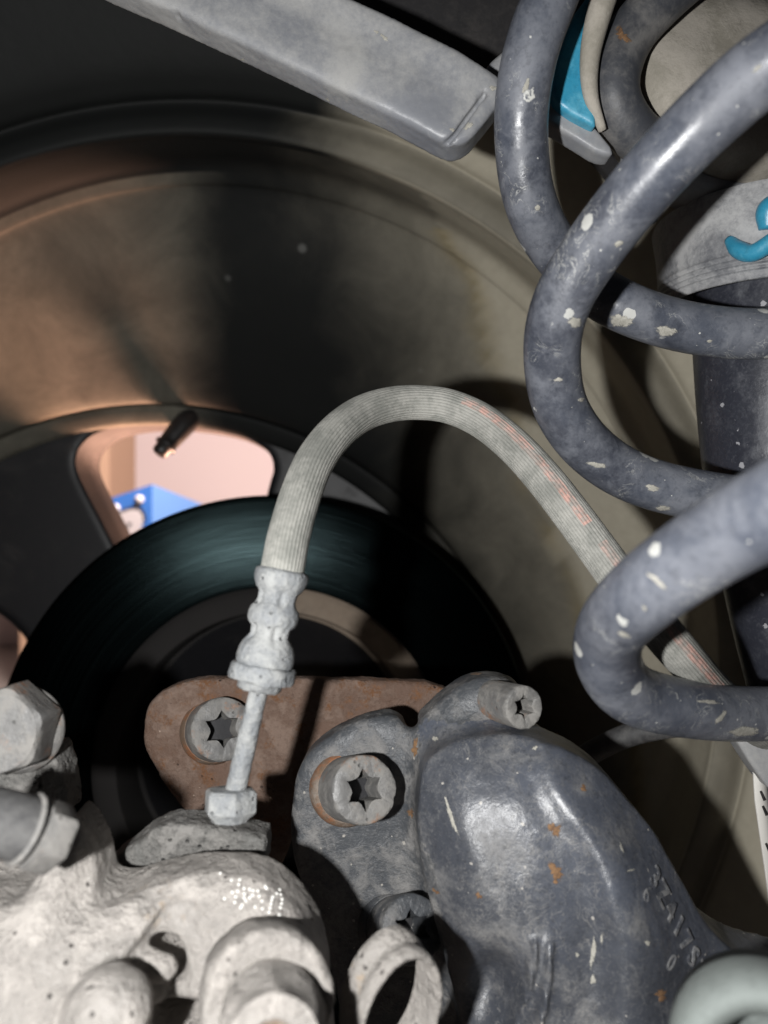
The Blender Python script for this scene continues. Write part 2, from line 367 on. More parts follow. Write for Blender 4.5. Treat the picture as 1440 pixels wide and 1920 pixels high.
def hose_mat():
    k = N('ribbed_rubber'); uv = k.n('UVMap').outputs[0]; sx = k.n('SeparateXYZ', {0: uv}); u, v = sx.outputs[0], sx.outputs[1]
    a = k.noise(160, 6); b = k.noise(1200, 4)
    col = k.mix(k.ramp(k.math('ADD', k.math('MULTIPLY', a, .7), k.math('MULTIPLY', b, .3)), .38, .62), (.18, .182, .165), (.30, .295, .27))
    # worn pink print: broken blocks of characters in a band round the front
    cell = k.n('CombineXYZ', {0: k.math('FLOOR', k.math('MULTIPLY', u, 100)), 1: k.math('FLOOR', k.math('MULTIPLY', v, 64)), 2: 0.})
    wn = k.n('TexWhiteNoise', {'Vector': cell.outputs[0]}, noise_dimensions='2D').outputs[0]
    word = k.math('GREATER_THAN', k.noise(1., 2, vec=k.n('CombineXYZ', {0: k.math('MULTIPLY', u, 5.)}).outputs[0]), .40)
    vv = k.math('ABSOLUTE', k.math('SUBTRACT', v, HOSE_V)); band = k.math('LESS_THAN', vv, .042)
    start = k.math('GREATER_THAN', u, .82)
    f = k.math('MULTIPLY', k.math('MULTIPLY', band, start), k.math('MULTIPLY', word, k.ramp(wn, .15, .4, .25, .85)))
    f = k.math('MULTIPLY', f, k.ramp(k.noise(300, 5), .38, .6, .15, .7))
    col = k.mix(f, col, (.60, .30, .24))
    g = k.math('PINGPONG', k.math('MULTIPLY', v, 34), .5); groove = k.ramp(g, .0, .16, 1., 0.)
    col = k.mix(k.math('MULTIPLY', groove, .4), col, (.09, .09, .08))
    return k.out(col, .8, k.bump(k.math('ADD', b, a), .35, .0004))
HOSE_V = .06
M['hose'] = hose_mat()
def disc_mat():
    k = N('brake_disc_steel'); uv = k.n('UVMap').outputs[0]; mp = k.n('Mapping', {'Vector': uv, 'Scale': (2.5, 620., 1.)})
    a = k.n('TexNoise', {'Vector': mp.outputs[0], 'Scale': 1., 'Detail': 5., 'Roughness': .7}).outputs['Fac']
    col = k.mix(k.ramp(a, .35, .7), (.002, .003, .0033), (.007, .0112, .0115))
    return k.out(col, k.ramp(a, .3, .7, .16, .26), k.bump(a, .2, .0002), 1.)
M['disc'] = disc_mat()
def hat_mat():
    k = N('disc_hat_rust_shade'); u = k.n('SeparateXYZ', {0: k.n('UVMap').outputs[0]}).outputs[0]
    a = k.noise(60, 6); w = k.math('MULTIPLY', k.ramp(u, .81, .87), k.ramp(u, .97, .998, 1., .12)); w = k.math('MULTIPLY', w, k.ramp(a, .25, .5, .7, 1.))  # tan rust only on the lit arc; shade painted dark round the rest
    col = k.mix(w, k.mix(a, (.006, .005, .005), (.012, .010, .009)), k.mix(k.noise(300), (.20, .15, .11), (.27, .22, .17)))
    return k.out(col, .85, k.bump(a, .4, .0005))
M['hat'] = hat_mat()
def barrel_mat():
    k = N('wheel_barrel_dust_shade'); at = k.n('Attribute', attribute_name='dust').outputs['Fac']; st = k.n('Attribute', attribute_name='edge').outputs['Fac']
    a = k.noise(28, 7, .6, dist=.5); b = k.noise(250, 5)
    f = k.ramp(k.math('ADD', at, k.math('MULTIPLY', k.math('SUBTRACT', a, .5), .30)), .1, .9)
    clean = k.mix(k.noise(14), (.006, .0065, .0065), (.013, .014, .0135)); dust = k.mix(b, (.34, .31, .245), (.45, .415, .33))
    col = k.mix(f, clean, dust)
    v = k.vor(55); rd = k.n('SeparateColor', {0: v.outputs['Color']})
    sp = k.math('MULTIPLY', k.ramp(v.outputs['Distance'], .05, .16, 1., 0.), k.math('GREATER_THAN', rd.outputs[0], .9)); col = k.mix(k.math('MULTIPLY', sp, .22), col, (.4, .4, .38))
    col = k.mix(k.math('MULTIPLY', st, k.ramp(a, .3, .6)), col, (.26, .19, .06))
    return k.out(col, k.ramp(f, 0, 1, .62, .85), k.bump(b, .2, .0006), 0., .15)
M['barrel'] = barrel_mat()
def plain(name, col, ro=.6, var=.1, sc=20):
    k = N(name); a = k.noise(sc, 4); return k.out(k.mix(a, tuple(c*(1-var) for c in col), tuple(min(1, c*(1+var)) for c in col)), ro, k.bump(a, .1))
M['wall'] = plain('pink_plaster', (.72, .60, .585), .9, .04, 2)
M['post'] = plain('brown_post', (.42, .27, .18), .7, .1, 3)
M['box_blue'] = plain('blue_board', (.03, .125, .40), .6, .06, 6)
M['box_light'] = plain('light_blue_board', (.09, .20, .44), .6, .05, 6)
M['white'] = plain('white_paint', (.45, .42, .42), .5, .03)
M['black'] = plain('black_print', (.02, .02, .02), .6, .1)
M['floor'] = plain('concrete', (.35, .31, .28), .9, .1, 4)
M['chalk'] = plain('pale_dots', (.85, .84, .80), .6, .03)
def crust(name, c1, c2, top):
    k = N(name); fd = k.n('Attribute', attribute_name='fade').outputs['Fac']; a = k.noise(700, 6, .75, dist=1.)
    al = k.ramp(k.math('ADD', fd, k.math('MULTIPLY', k.math('SUBTRACT', a, .5), 1.3)), .12, .42, 0., top)
    k.set(k.b.inputs['Alpha'], al); return k.out(k.mix(k.ramp(a, .35, .65), c1, c2), .85, k.bump(a, .5, .0003))
M['mud'] = crust('dried_mud', (.27, .26, .225), (.40, .385, .34), .92)
M['rustspot'] = crust('rust_spot', (.12, .065, .035), (.25, .14, .065), .85)
M['tag'] = plain('tag_paper', (.62, .60, .56), .7, .05, 60)

# ------------------------------------------------------------------ the room beyond the wheel
def quad(name, pts, mat): return obj(name, mesh(pts, [(0, 1, 2, 3)]), mat, smooth=False)
tag(quad('wall', [(-3, 2.6, 0), (3, 2.6, 0), (3, 2.6, 3), (-3, 2.6, 3)], M['wall']), kind='structure')
tag(quad('floor', [(-3, -1, 0), (3, -1, 0), (3, 2.6, 0), (-3, 2.6, 0)], M['floor']), kind='structure')
def box(c0, c1):
    x0, y0, z0 = c0; x1, y1, z1 = c1
    return mesh([(x0, y0, z0), (x1, y0, z0), (x1, y1, z0), (x0, y1, z0), (x0, y0, z1), (x1, y0, z1), (x1, y1, z1), (x0, y1, z1)],
                [(3, 2, 1, 0), (4, 5, 6, 7), (0, 1, 5, 4), (1, 2, 6, 5), (2, 3, 7, 6), (3, 0, 4, 7)])
pl = m(205-720, 1.9)
o = obj('wall_post', box((pl-.22, 1.9, 0), (pl, 2.1, 2.6)), M['post'], smooth=False)
tag(o, 'brown post standing before the pink wall, seen through the wheel', 'post')
# blue box
bt = thing('blue_box', 'blue box with a white letter beyond the wheel opening', 'box', P(285, 1300, 1.0))
A_, B_, C_, D_ = P(285, 908, 1.0), P(205, 935, 1.02), P(420, 962, 1.3), P(330, 985, 1.45)
zb = 0.2
def dn(p): return Vector((p.x, p.y, zb))
obj('front_panel', mesh([A_, B_, dn(B_), dn(A_)], [(0, 1, 2, 3)]), M['box_blue'], bt, False)
obj('side_panel', mesh([A_, dn(A_), dn(C_), C_], [(0, 1, 2, 3)]), M['box_light'], bt, False)
obj('back_panel', mesh([B_, D_, dn(D_), dn(B_), C_, dn(C_)], [(0, 1, 2, 3), (1, 4, 5, 2)]), M['box_blue'], bt, False)
obj('lid', mesh([A_, C_, D_, B_], [(0, 1, 2, 3)]), M['box_light'], bt, False)
def on_front(s, t, off=.002):   # s along A->B, t metres down
    d = (B_-A_); n = Vector((d.y, -d.x, 0)).normalized(); n = n if n.y < 0 else -n
    return A_+d*s+Vector((0, 0, -t))+n*off
for (s, t) in ((.28, .015), (.84, .016)):
    c = on_front(s, t); d = (B_-A_).normalized()
    obj('rivet', polar(c, d.cross(Vector((0, 0, 1))), [(-.001, .006), (.002, .006), (.003, .004)], 20), M['white'], bt)
def glyph(txt, c, ex, ez, size, thick=.001, bold=0., curve=None):
    cu = bpy.data.curves.new('t', 'FONT'); cu.body = txt; cu.size = size; cu.extrude = thick; cu.offset = bold; cu.align_x = 'CENTER'; cu.align_y = 'CENTER'; cu.resolution_u = 3
    o = bpy.data.objects.new('t', cu); me = bpy.data.meshes.new_from_object(o); bpy.data.objects.remove(o)
    ex = Vector(ex).normalized(); ez = Vector(ez).normalized(); en = ex.cross(ez)
    Mx = Matrix((ex, ez, en)).transposed().to_4x4(); Mx.translation = Vector(c); me.transform(Mx); return me
dAB = (A_-B_).normalized()
c = on_front(.52, .058)
obj('letter_shadow', glyph('P', c, dAB, (0, 0, 1), .075, .0004, .009), M['black'], bt, False)
obj('letter', glyph('P', on_front(.52, .058, .0035), dAB, (0, 0, 1), .075, .0004, .005), M['white'], bt, False)

# ------------------------------------------------------------------ wheel
wt = thing('alloy_wheel', 'alloy wheel seen from behind, dusty barrel with a dark spoked face', 'wheel', P(350, 1250, .38))
RG = [(350, 1250, 1500, .25, 1), (350, 1250, 1180, .278, 1), (350, 1250, 1085, .290, 0), (350, 1250, 1060, .296, 0), (350, 1250, 1030, .294, 1), (350, 1250, 1000, .295, 1),
      (352, 1247, 985, .302, 0), (365, 1236, 955, .312, 0), (384, 1218, 912, .326, 0), (389, 1214, 872, .334, 0), (386, 1222, 856, .339, 0), (350, 1310, 800, .360, 0), (310, 1420, 735, .390, 0), (292, 1460, 712, .402, 0), (291, 1462, 706, .407, 0), (291, 1462, 703, .4115, 0), (291, 1462, 699, .4085, 0), (291, 1462, 672, .4120, 0), (291, 1462, 664, .4150, 0)]
rc = catmull([r[:4] for r in RG], 6); na = 360
V = []
for (cx, cy, R, y) in rc:
    for k in range(na):
        t = 2*math.pi*k/na; V.append(P(cx+R*math.cos(t), cy-R*math.sin(t), y))
Fq = [(i*na+k, (i+1)*na+k, (i+1)*na+(k+1) % na, i*na+(k+1) % na) for i in range(len(rc)-1) for k in range(na)]
me = mesh(V, Fq)
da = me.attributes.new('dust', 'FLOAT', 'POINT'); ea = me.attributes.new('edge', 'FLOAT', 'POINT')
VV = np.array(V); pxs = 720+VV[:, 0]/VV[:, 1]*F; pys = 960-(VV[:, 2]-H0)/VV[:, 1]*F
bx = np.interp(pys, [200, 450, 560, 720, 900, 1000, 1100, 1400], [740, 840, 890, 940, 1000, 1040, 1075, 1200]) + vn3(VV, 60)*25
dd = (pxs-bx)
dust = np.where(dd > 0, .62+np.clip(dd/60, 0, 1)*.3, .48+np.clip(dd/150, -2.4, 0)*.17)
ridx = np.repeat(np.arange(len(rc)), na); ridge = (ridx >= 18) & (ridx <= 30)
dust = np.where(ridx > 34, dust, np.where(ridge, np.clip((pxs-420)/600, .02, .5), np.clip((pxs-560)/240, -.2, .8)))  # dust cover, with the weaker flash towards the left painted in as well
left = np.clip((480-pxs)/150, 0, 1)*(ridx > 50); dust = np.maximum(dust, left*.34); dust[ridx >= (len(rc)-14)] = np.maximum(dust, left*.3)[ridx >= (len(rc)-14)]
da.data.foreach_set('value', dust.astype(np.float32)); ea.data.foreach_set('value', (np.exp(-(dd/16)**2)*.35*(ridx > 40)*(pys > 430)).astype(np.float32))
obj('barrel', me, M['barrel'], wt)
yf = .416
hole1 = [(140, 872), (146, 840), (175, 812), (230, 797), (300, 792), (365, 797), (430, 808), (478, 826), (508, 850), (515, 880), (506, 905), (494, 960), (478, 1060), (440, 1180), (380, 1240), (300, 1180), (240, 1075), (190, 975), (155, 910)]
hole2 = [(-460, 1010), (-380, 985), (-150, 1068), (0, 1148), (45, 1190), (54, 1212), (46, 1240), (20, 1300), (-40, 1440), (-300, 1420), (-480, 1250), (-490, 1090)]
hole3 = [(620, 850), (650, 830), (820, 950), (930, 1130), (925, 1200), (820, 1230), (640, 1160), (560, 1060), (580, 930)]
hole4 = [(700, 1500), (950, 1420), (980, 1500), (950, 1800), (850, 2000), (700, 1800)]
hole5 = [(-300, 1600), (0, 1620), (100, 1700), (0, 2000), (-200, 1900)]
circ = [(291+735*math.cos(a), 1462+735*math.sin(a)) for a in np.linspace(0, 2*math.pi, 90, endpoint=False)]
g = Gpx(291-750, 291+750, 1462-750, 1462+750, yf-.002, yf+.026, .0016)
f = prism(g, circ, yf, yf+.022, .003, 0)
for h in (hole1, hole2): f = smax(f, -np.repeat(poly2(g, topt(h, yf, 3))[:, None, :], len(g.y), 1), .004)
obj('spoke_face', nets(g, f), M['wheelback'], wt)
# machined wall of the opening (silver)
def wallring(hole, y0, y1, sc, mat):
    h = smooth_poly(hole, 3); cx = sum(p[0] for p in h)/len(h); cy = sum(p[1] for p in h)/len(h); V = []; n = len(h)
    for (y, s_) in ((y0, 1.0), ((y0+y1)/2, 1-(1-sc)*.3), (y1, sc), (y1+.002, sc*1.05)):
        for (a, b) in h:
            v = P(cx+(a-cx), cy+(b-cy), y0); c_ = P(cx, cy, y0); w = c_+(v-c_)*s_; V.append((w.x, y, w.z))
    return mesh(V, [(i*n+k, i*n+(k+1) % n, (i+1)*n+(k+1) % n, (i+1)*n+k) for i in range(3) for k in range(n)])
M['alloy'] = grimy('alloy_edge', (.030, .028, .028), (.045, .042, .042), .4, .6, 60, (.65, .8), 500, .1, metal=0., spec=.15)
obj('opening_wall', wallring(hole1, yf-.0005, yf+.03, .97, M['alloy']), M['alloy'], wt)
obj('opening_wall', wallring(hole2, yf-.0005, yf+.03, .97, M['alloy']), M['alloy'], wt)
# valve
v0, v1 = P(358, 782, .414), P(297, 851, .404); vd = (v1-v0)
L = vd.length
vs = obj('valve_stem', polar(v0, vd, [(-.004, .0066), (L*.3, .0060), (L*.62, .0054), (L*.74, .0049), (L*.755, .0060), (L*.80, .0060), (L*.815, .0044), (L*.96, .0042), (L, .0034)], 32), M['stem'], wt)

# ------------------------------------------------------------------ brake disc
yd = .34; dc = P(510, 1430, yd); ax = Vector((.11, -1, .05)).normalized()
dt = thing('brake_disc', 'dark worn brake disc standing inside the wheel', 'brake disc', dc)
R1, R2 = m(503, yd), m(328, yd)
o = obj('friction_ring', polar(dc, ax, [(-.022, R2), (-.022, R1-.001), (-.021, R1), (-.014, R1), (-.0135, R1-.004), (-.0085, R1-.004), (-.008, R1), (-.0012, R1), (-.0002, R1-.0012), (0, R1-.003), (0, (R1+R2)/2), (0, R2+.002), (-.0003, R2)], 256, cap0=False, cap1=False), M['disc'], dt); autosmooth(o, 30)
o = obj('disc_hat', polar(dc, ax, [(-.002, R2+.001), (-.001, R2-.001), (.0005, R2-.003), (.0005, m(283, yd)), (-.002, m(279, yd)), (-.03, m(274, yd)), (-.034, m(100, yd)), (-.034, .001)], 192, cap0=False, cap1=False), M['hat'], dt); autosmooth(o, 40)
# dark backing dish behind disc (shield/hub)
o = obj('wheel_hub', polar(dc, ax, [(-.032, m(272, yd)), (-.010, m(190, yd)), (.006, m(170, yd)), (.010, m(120, yd)), (.010, .001)], 96, cap0=False, cap1=False), M['wheelback'])
tag(o, 'dark hub face inside the brake disc behind the rusty bracket', 'wheel hub')

# ------------------------------------------------------------------ brake hose
ht = thing('brake_hose', 'ribbed grey rubber brake hose with faded pink print and crimped zinc end', 'brake hose', P(434, 1525, .2))
hc = [(527, 1085, .153), (533, 1050, .154), (543, 1000, .157), (565, 925, .163), (592, 862, .170), (632, 810, .178), (680, 775, .186), (735, 758, .192), (790, 755, .195), (845, 763, .195), (905, 790, .192), (965, 838, .186), (1022, 900, .179), (1080, 975, .174), (1130, 1043, .171), (1175, 1104, .166), (1230, 1172, .163), (1285, 1236, .167), (1340, 1296, .180), (1400, 1350, .19), (1470, 1400, .21)]
nr = 34
def ribs(t):
    ph = (t/(2*math.pi)*nr) % 1.0; return 1.0-.045*math.exp(-((min(ph, 1-ph))/.13)**2)
me = sweep([P(*p) for p in hc], .00435, nr*8, 10, ribs)
obj('rubber_hose', me, M['hose'], ht)
y = .152; a0, a1 = P(530, 1070, .1535), P(487, 1285, .151); ad = (a1-a0).normalized(); q = m(1, .152)
def pr(py): return (py-1070)*q*1.02
def mixr(r, amt, rot=0):
    hx = hexr(r*.90*q, 0, rot); return lambda th: (r*q*(1-amt)+hx(th)*amt)*(1-.13*max(0., math.cos(5*th+.8+rot))**3)
prof = [(1068, 41), (1070, 47), (1074, 51), (1084, 51), (1093, 49), (1104, 44), (1112, mixr(39, .7)), (1126, mixr(38, .8)), (1134, mixr(41, .5)), (1142, 46), (1152, 48), (1162, 48), (1170, 45), (1176, mixr(40, .7)), (1190, mixr(39, .8)), (1196, mixr(42, .5)), (1206, 48), (1218, 52), (1232, 54), (1243, 53), (1247, 49)]
me = polar(a0, ad, [(pr(p), (r if callable(r) else r*q)) for p, r in prof], 72, cap1=False); rough(me, [(500, .00010), (1500, .00008)])
obj('crimp_ferrule', me, M['zinc'], ht)
me = polar(a0, ad, [(pr(1245), 50*q), (pr(1246), 58*q), (pr(1250), 61*q), (pr(1268), 62*q), (pr(1274), 59*q), (pr(1275), 46*q), (pr(1279), 42*q), (pr(1288), 41*q), (pr(1293), 36*q), (pr(1294), 18*q)], 72); rough(me, [(400, .0003), (1500, .00012)])
o = obj('ferrule_collar', me, M['zinc'], ht); autosmooth(o, 50)
p0 = a0+ad*pr(1286); p1 = P(440, 1490, .154)
me = sweep([p0, p0.lerp(p1, .3), p0.lerp(p1, .7), p1], [.00180, .0019, .0020, .0021], 40, 24); rough(me, [(700, .00010), (2000, .00006)])
obj('brake_pipe', me, M['zinc'], ht)
na_ = Vector((-.02, -.16, -1)).normalized(); nc = P(434, 1478, .154)
me = polar(nc, na_, [(0, .0034), (.0002, hexr(.0042, .0, .35)), (.0008, hexr(.0047, .02, .35)), (.0043, hexr(.0047, .02, .35)), (.0049, hexr(.0043, 0, .35)), (.0056, .0039), (.0062, .0036)], 96, up=(0, 1, 0)); rough(me, [(900, .00006)])
o = obj('flare_nut', me, M['zinc'], ht); autosmooth(o, 30)

# ------------------------------------------------------------------ coil spring
sp = [(1330, -260, .215), (1200, -240, .19), (1090, -130, .175), (1030, 0, .172), (990, 120, .174), (977, 250, .18), (995, 380, .187), (1050, 480, .196), (1140, 560, .191), (1280, 612, .191), (1440, 625, .189), (1560, 590, .188), (1850, 420, .18), (2000, 150, .15), (1800, 0, .125), (1580, 50, .125), (1440, 125, .130), (1320, 228, .138), (1200, 355, .147), (1110, 470, .156), (1052, 570, .163), (1035, 665, .17), (1052, 765, .178), (1110, 845, .184), (1200, 900, .187), (1330, 932, .188), (1470, 945, .189), (1600, 930, .189), (1850, 870, .18), (1950, 850, .13), (1750, 850, .10), (1560, 905, .098), (1440, 960, .104), (1320, 1030, .114), (1210, 1110, .124), (1147, 1180, .139), (1142, 1245, .148), (1185, 1300, .156), (1280, 1327, .165), (1400, 1338, .178), (1540, 1330, .19), (1700, 1300, .2)]
t = thing('coil_spring', 'big dark grey coil spring winding round the strut, spotted with dried mud', 'spring', P(1400, 1340, .18))
obj('wire', sweep([P(*p) for p in sp], .0062, 48, 12), M['spring'], t)
sp0 = [(1440, -190, .197), (1330, -80, .195), (1240, 0, .194), (1180, 70, .194), (1152, 150, .193), (1165, 215, .195), (1215, 270, .2), (1300, 300, .212)]
t2 = tag(obj('spring_seat', sweep([P(*p) for p in sp0], .0062, 40, 12), grimy('seat_rubber', (.045, .048, .056), (.15, .145, .14), .42, .66, 60, (.5, .8), 700, .3, .0004, mott=.15, rust=(.45, .15, .06), rustr=(.70, .72), rsc=40)), 'dark curved rubber spring seat with a rust spot beside the tan cup', 'spring seat')

# ------------------------------------------------------------------ strut
st = thing('shock_absorber', 'strut inside the spring with a tan dusty cup, ribbed boot and black body', 'shock absorber', P(1430, 1500, .24))
c = P(1396, 128, .2035); axc = Vector((.10, -1, .34)).normalized()
R_ = m(207, .2035)
me = polar(c, axc, [(-.02, R_*.98), (-.004, R_*1.04), (0, R_*1.0), (.003, R_*.93), (.004, R_*.5), (.0045, .001)], 120, cap0=False); rough(me, [(90, .0005), (500, .00012)])
obj('dust_cup', me, M['tan'], st)
me = polar(c-axc*.011, axc, [(-.012, R_*1.0), (-.006, R_*1.12), (.002, R_*1.12), (.003, R_*1.04)], 120, cap0=False, cap1=False)
obj('cup_rim', me, M['beam'], st)
yb_ = .222; bc0 = P(1460, 420, yb_); bc1 = P(1456, 575, yb_); bd = (bc1-bc0); Lb = bd.length
Rb = m(212, yb_)
rr = [(0, Rb*1.05), (Lb*.05, Rb*1.06), (Lb*.35, Rb*1.02), (Lb*.66, Rb*1.0)]
for i in range(4):
    t0 = .70+i*.065; rr += [(Lb*t0, Rb*(.985-.003*i)), (Lb*(t0+.015), Rb*(1.0-.003*i)), (Lb*(t0+.045), Rb*(1.0-.003*i)), (Lb*(t0+.058), Rb*(.985-.003*i))]
rr += [(Lb, Rb*.985), (Lb*1.01, Rb*.96), (Lb*.98, Rb*.92), (Lb*.2, Rb*.90)]
obj('dust_boot', polar(bc0, bd, rr, 120, cap0=False, cap1=False, up=(0, 1, 0)), M['boot'], st)
sb = [(1462, 500, .222), (1462, 650, .222), (1480, 900, .221), (1518, 1120, .221), (1560, 1290, .222), (1625, 1550, .224)]
obj('shock_body', sweep([P(*p) for p in sb], [m(150, .222), m(152, .222), m(148, .221), m(144, .221), m(144, .222), m(144, .224)], 64, 8), M['shock'], st)
# blue painted clip on the boot
obj('blue_mark', sweep([P(1368, 450, .2005), P(1385, 468, .1975), P(1412, 474, .194), P(1450, 452, .190)], [.0014, .0022, .0022, .0022], 20, 8), M['blue'], st)
obj('blue_mark', sweep([P(1470, 375, .191), P(1444, 395, .193), P(1440, 430, .1935)], [.0022, .0032, .0022], 20, 8), M['blue'], st)
# upper mount: blue cup and tan rim behind the coil
g = Gpx(1015, 1170, -60, 300, .18, .21, .0006)
f = prism(g, [(1150, -60), (1090, 0), (1050, 80), (1034, 140), (1034, 180), (1060, 206), (1112, 234), (1120, 234), (1112, 120), (1126, 40), (1160, -60)], .1885, .194, .0012, 1)
mt_ = thing('upper_mount', 'blue painted strut mount with a tan edge behind the coil', 'strut mount', P(1100, 230, .22))
obj('blue_cup', nets(g, f), M['blue'], mt_)
obj('mount_rim', sweep([P(1150, -60, .186), P(1122, 30, .186), P(1106, 110, .187), P(1108, 180, .188), P(1130, 245, .191)], [.0034, .0030, .0024, .0018, .0010], 24, 8), M['tan'], mt_)
g = Gpx(1000, 1200, 130, 330, .185, .205, .0006)
f = prism(g, [(1000, 140), (1045, 165), (1110, 228), (1160, 290), (1125, 288), (1085, 262), (1005, 215)], .192, .199, .001, 1)
obj('mount_flange', nets(g, f), M['beam'], mt_)

# ------------------------------------------------------------------ arm at the top
at_ = thing('suspension_arm', 'flat dusty grey metal arm crossing the top of the picture', 'arm', P(840, 280, .19))
g = Gpx(120, 980, -130, 310, .180, .205, .0007)
pts = [(60, -90), (180, -30), (320, 30), (500, 113), (650, 186), (790, 252), (822, 274), (852, 284), (880, 272), (905, 240), (938, 198), (944, 165), (918, 140), (800, 75), (640, 0), (520, -60), (400, -130)]
f = dome(g, pts, .1865, .190, .197, 11, bumps=[(640, 70, 420, 42, 25, -.0008)], blur=2)
sx = prism(g, [(916, 136), (923, 144), (860, 228), (826, 256), (806, 262), (803, 258), (822, 251), (855, 222)], .180, .1890, .0002, 0)
f = smax(f, -sx, .0004)
cr = prism(g, [(312, -20), (318, -20), (320, 10), (316, 26), (312, 14)], .18, .1905, .0002, 0); f = smax(f, -cr, .0003)
me = nets(g, f); rough(me, [(120, .0003), (700, .00008)]); obj('arm_plate', me, M['beam'], at_)
g = Gpx(880, 1010, 60, 160, .195, .22, .0006)
f = prism(g, [(905, 125), (950, 85), (990, 60), (1010, 120), (960, 160), (920, 148)], .200, .208, .002)
obj('arm_bracket', nets(g, f), M['beam'], at_)
# liner behind the top right
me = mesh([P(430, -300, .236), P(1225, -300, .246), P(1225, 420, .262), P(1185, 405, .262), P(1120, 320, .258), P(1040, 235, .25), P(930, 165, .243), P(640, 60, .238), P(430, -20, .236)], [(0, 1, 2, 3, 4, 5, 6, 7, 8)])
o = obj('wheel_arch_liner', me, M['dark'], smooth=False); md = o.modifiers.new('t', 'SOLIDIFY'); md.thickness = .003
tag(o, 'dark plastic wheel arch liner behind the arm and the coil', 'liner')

# ------------------------------------------------------------------ rusty bracket
g = Gpx(240, 880, 1230, 1720, .205, .235, .0007)
pts = [(270, 1365), (280, 1318), (318, 1284), (385, 1269), (500, 1270), (700, 1273), (860, 1282), (900, 1400), (760, 1420), (640, 1450), (560, 1520), (530, 1640), (440, 1660), (380, 1560), (312, 1470), (276, 1410)]
f = dome(g, pts, .214, .2165, .220, 26, bumps=[(620, 1340, 180, 60, 0, -.0008)], blur=2)
bk = thing('caliper_bracket', 'rusty brown caliper bracket behind the brake pipe', 'bracket', P(440, 1600, .22))
me = nets(g, f); rough(me, [(200, .0003), (800, .00015)]); obj('bracket_plate', me, M['rust'], bk)

# ------------------------------------------------------------------ knuckle
kt = thing('steering_knuckle', 'bulging black painted steering knuckle with raised casting numbers', 'steering knuckle', P(1000, 1920, .18))
g = Gpx(530, 1500, 1250, 2000, .140, .198, .00085)
body = [(782, 1440), (798, 1395), (850, 1364), (930, 1352), (1020, 1362), (1100, 1408), (1180, 1500), (1232, 1585), (1268, 1660), (1312, 1712), (1370, 1745), (1460, 1765), (1540, 1800), (1540, 2040), (1020, 2040), (900, 2040), (862, 1960), (858, 1880), (842, 1790), (815, 1700), (792, 1610), (776, 1520)]
fk = dome(g, body, .158, .178, .183, 120, tilt=(980, 1560, .0, .16), yref=.181, bumps=[(928, 1852, 44, 84, 8, -.0095), (930, 1580, 50, 120, -10, -.0012), (1330, 1850, 110, 60, 20, -.004)], blur=9, soft=.4,
  ridges=[([(1035, 1440), (1072, 1500), (1118, 1575), (1141, 1660), (1150, 1730), (1148, 1810), (1140, 1900)], 36, 85, .0042), ([(992, 1735), (980, 1820), (957, 1905)], 5, 6, .0022), ([(1018, 1735), (1008, 1820), (986, 1915)], 5, 6, .0022)])
fl = [(545, 1560), (552, 1460), (580, 1402), (640, 1360), (700, 1338), (738, 1336), (758, 1352), (790, 1356), (830, 1350), (900, 1380), (900, 1650), (880, 1800), (860, 1960), (660, 1980), (620, 1800), (590, 1700), (560, 1640)]
ear = [(775, 1372), (792, 1340), (828, 1302), (868, 1274), (918, 1262), (962, 1274), (984, 1300), (970, 1360), (900, 1380), (850, 1385)]
f2 = dome(g, fl, .185, .1895, .194, 28, blur=2); f3 = dome(g, ear, .181, .187, .193, 35, blur=2)
f2 = smin(f2, f3, .004); f2 = smax(f2, -cap(g, P(772, 1352, .17), P(772, 1352, .21), .0016), .002)
km = nets(g, smin(fk, f2, .006)); rough(km, [(150, .0002), (600, .00008), (1400, .00004)]); obj('knuckle_body', km, M['knuckle'], kt)
km.materials.append(M['flange']); ce = np.empty(len(km.polygons)*3, np.float32); km.polygons.foreach_get('center', ce); ce = ce.reshape(-1, 3)
qx = 720+ce[:, 0]/ce[:, 1]*F; qy = 960-(ce[:, 2]-H0)/ce[:, 1]*F; nz = vn3(ce, 300)*14+vn3(ce, 900, 5)*8
km.polygons.foreach_set('material_index', ((qx+nz < 785+np.clip((qy-1560)*.28, 0, 60)) | (qy+nz < 1352)).astype(np.int32))
kb = bvh_of(km)
def project(me, bvh, off, ydir=Vector((0, 1, 0))):
    """lay flat letters on a surface: y (thickness) kept small, base moved to the hit"""
    co = [v.co.copy() for v in me.vertices]; ymid = sum(c.y for c in co)/len(co)
    for v in me.vertices:
        d = v.co.y-ymid; p = Vector((v.co.x, .05, v.co.z)); h, n_, i, dist = bvh.ray_cast(p, ydir)
        if h is None: h, n_, i, dist = bvh.find_nearest(Vector((v.co.x, .16, v.co.z)))
        v.co.y = h.y-off+d
    me.update()
sA, sB = P(1230, 1650, .160), P(1312, 1822, .160)
ex = (sB-sA); ex.y = 0; ez = Vector((-ex.z, 0, ex.x)); ez = -ez if ez.x < 0 else ez
def subdiv(me, n=1):
    bm = bmesh.new(); bm.from_mesh(me); bmesh.ops.triangulate(bm, faces=bm.faces[:]); bmesh.ops.subdivide_edges(bm, edges=[e for e in bm.edges if e.calc_length() > .0015], cuts=n); bm.to_mesh(me); bm.free(); return me
for i, ch in enumerate('3Z417S3'):
    c = sA.lerp(sB, i/6.0)
    me = subdiv(glyph(ch, c, ex, ez, .0050, .0004, .00005)); project(me, kb, .00035); obj('casting_number', me, M['emboss'], kt, False)
for i, ch in enumerate('6 05'):
    if ch == ' ': continue
    c = P(1204, 1662, .160).lerp(P(1262, 1840, .160), i/3.0)
    me = subdiv(glyph(ch, c, ex, ez, .0042, .0002, .0)); project(me, kb, .0001); obj('casting_number', me, M['emboss'], kt, False)
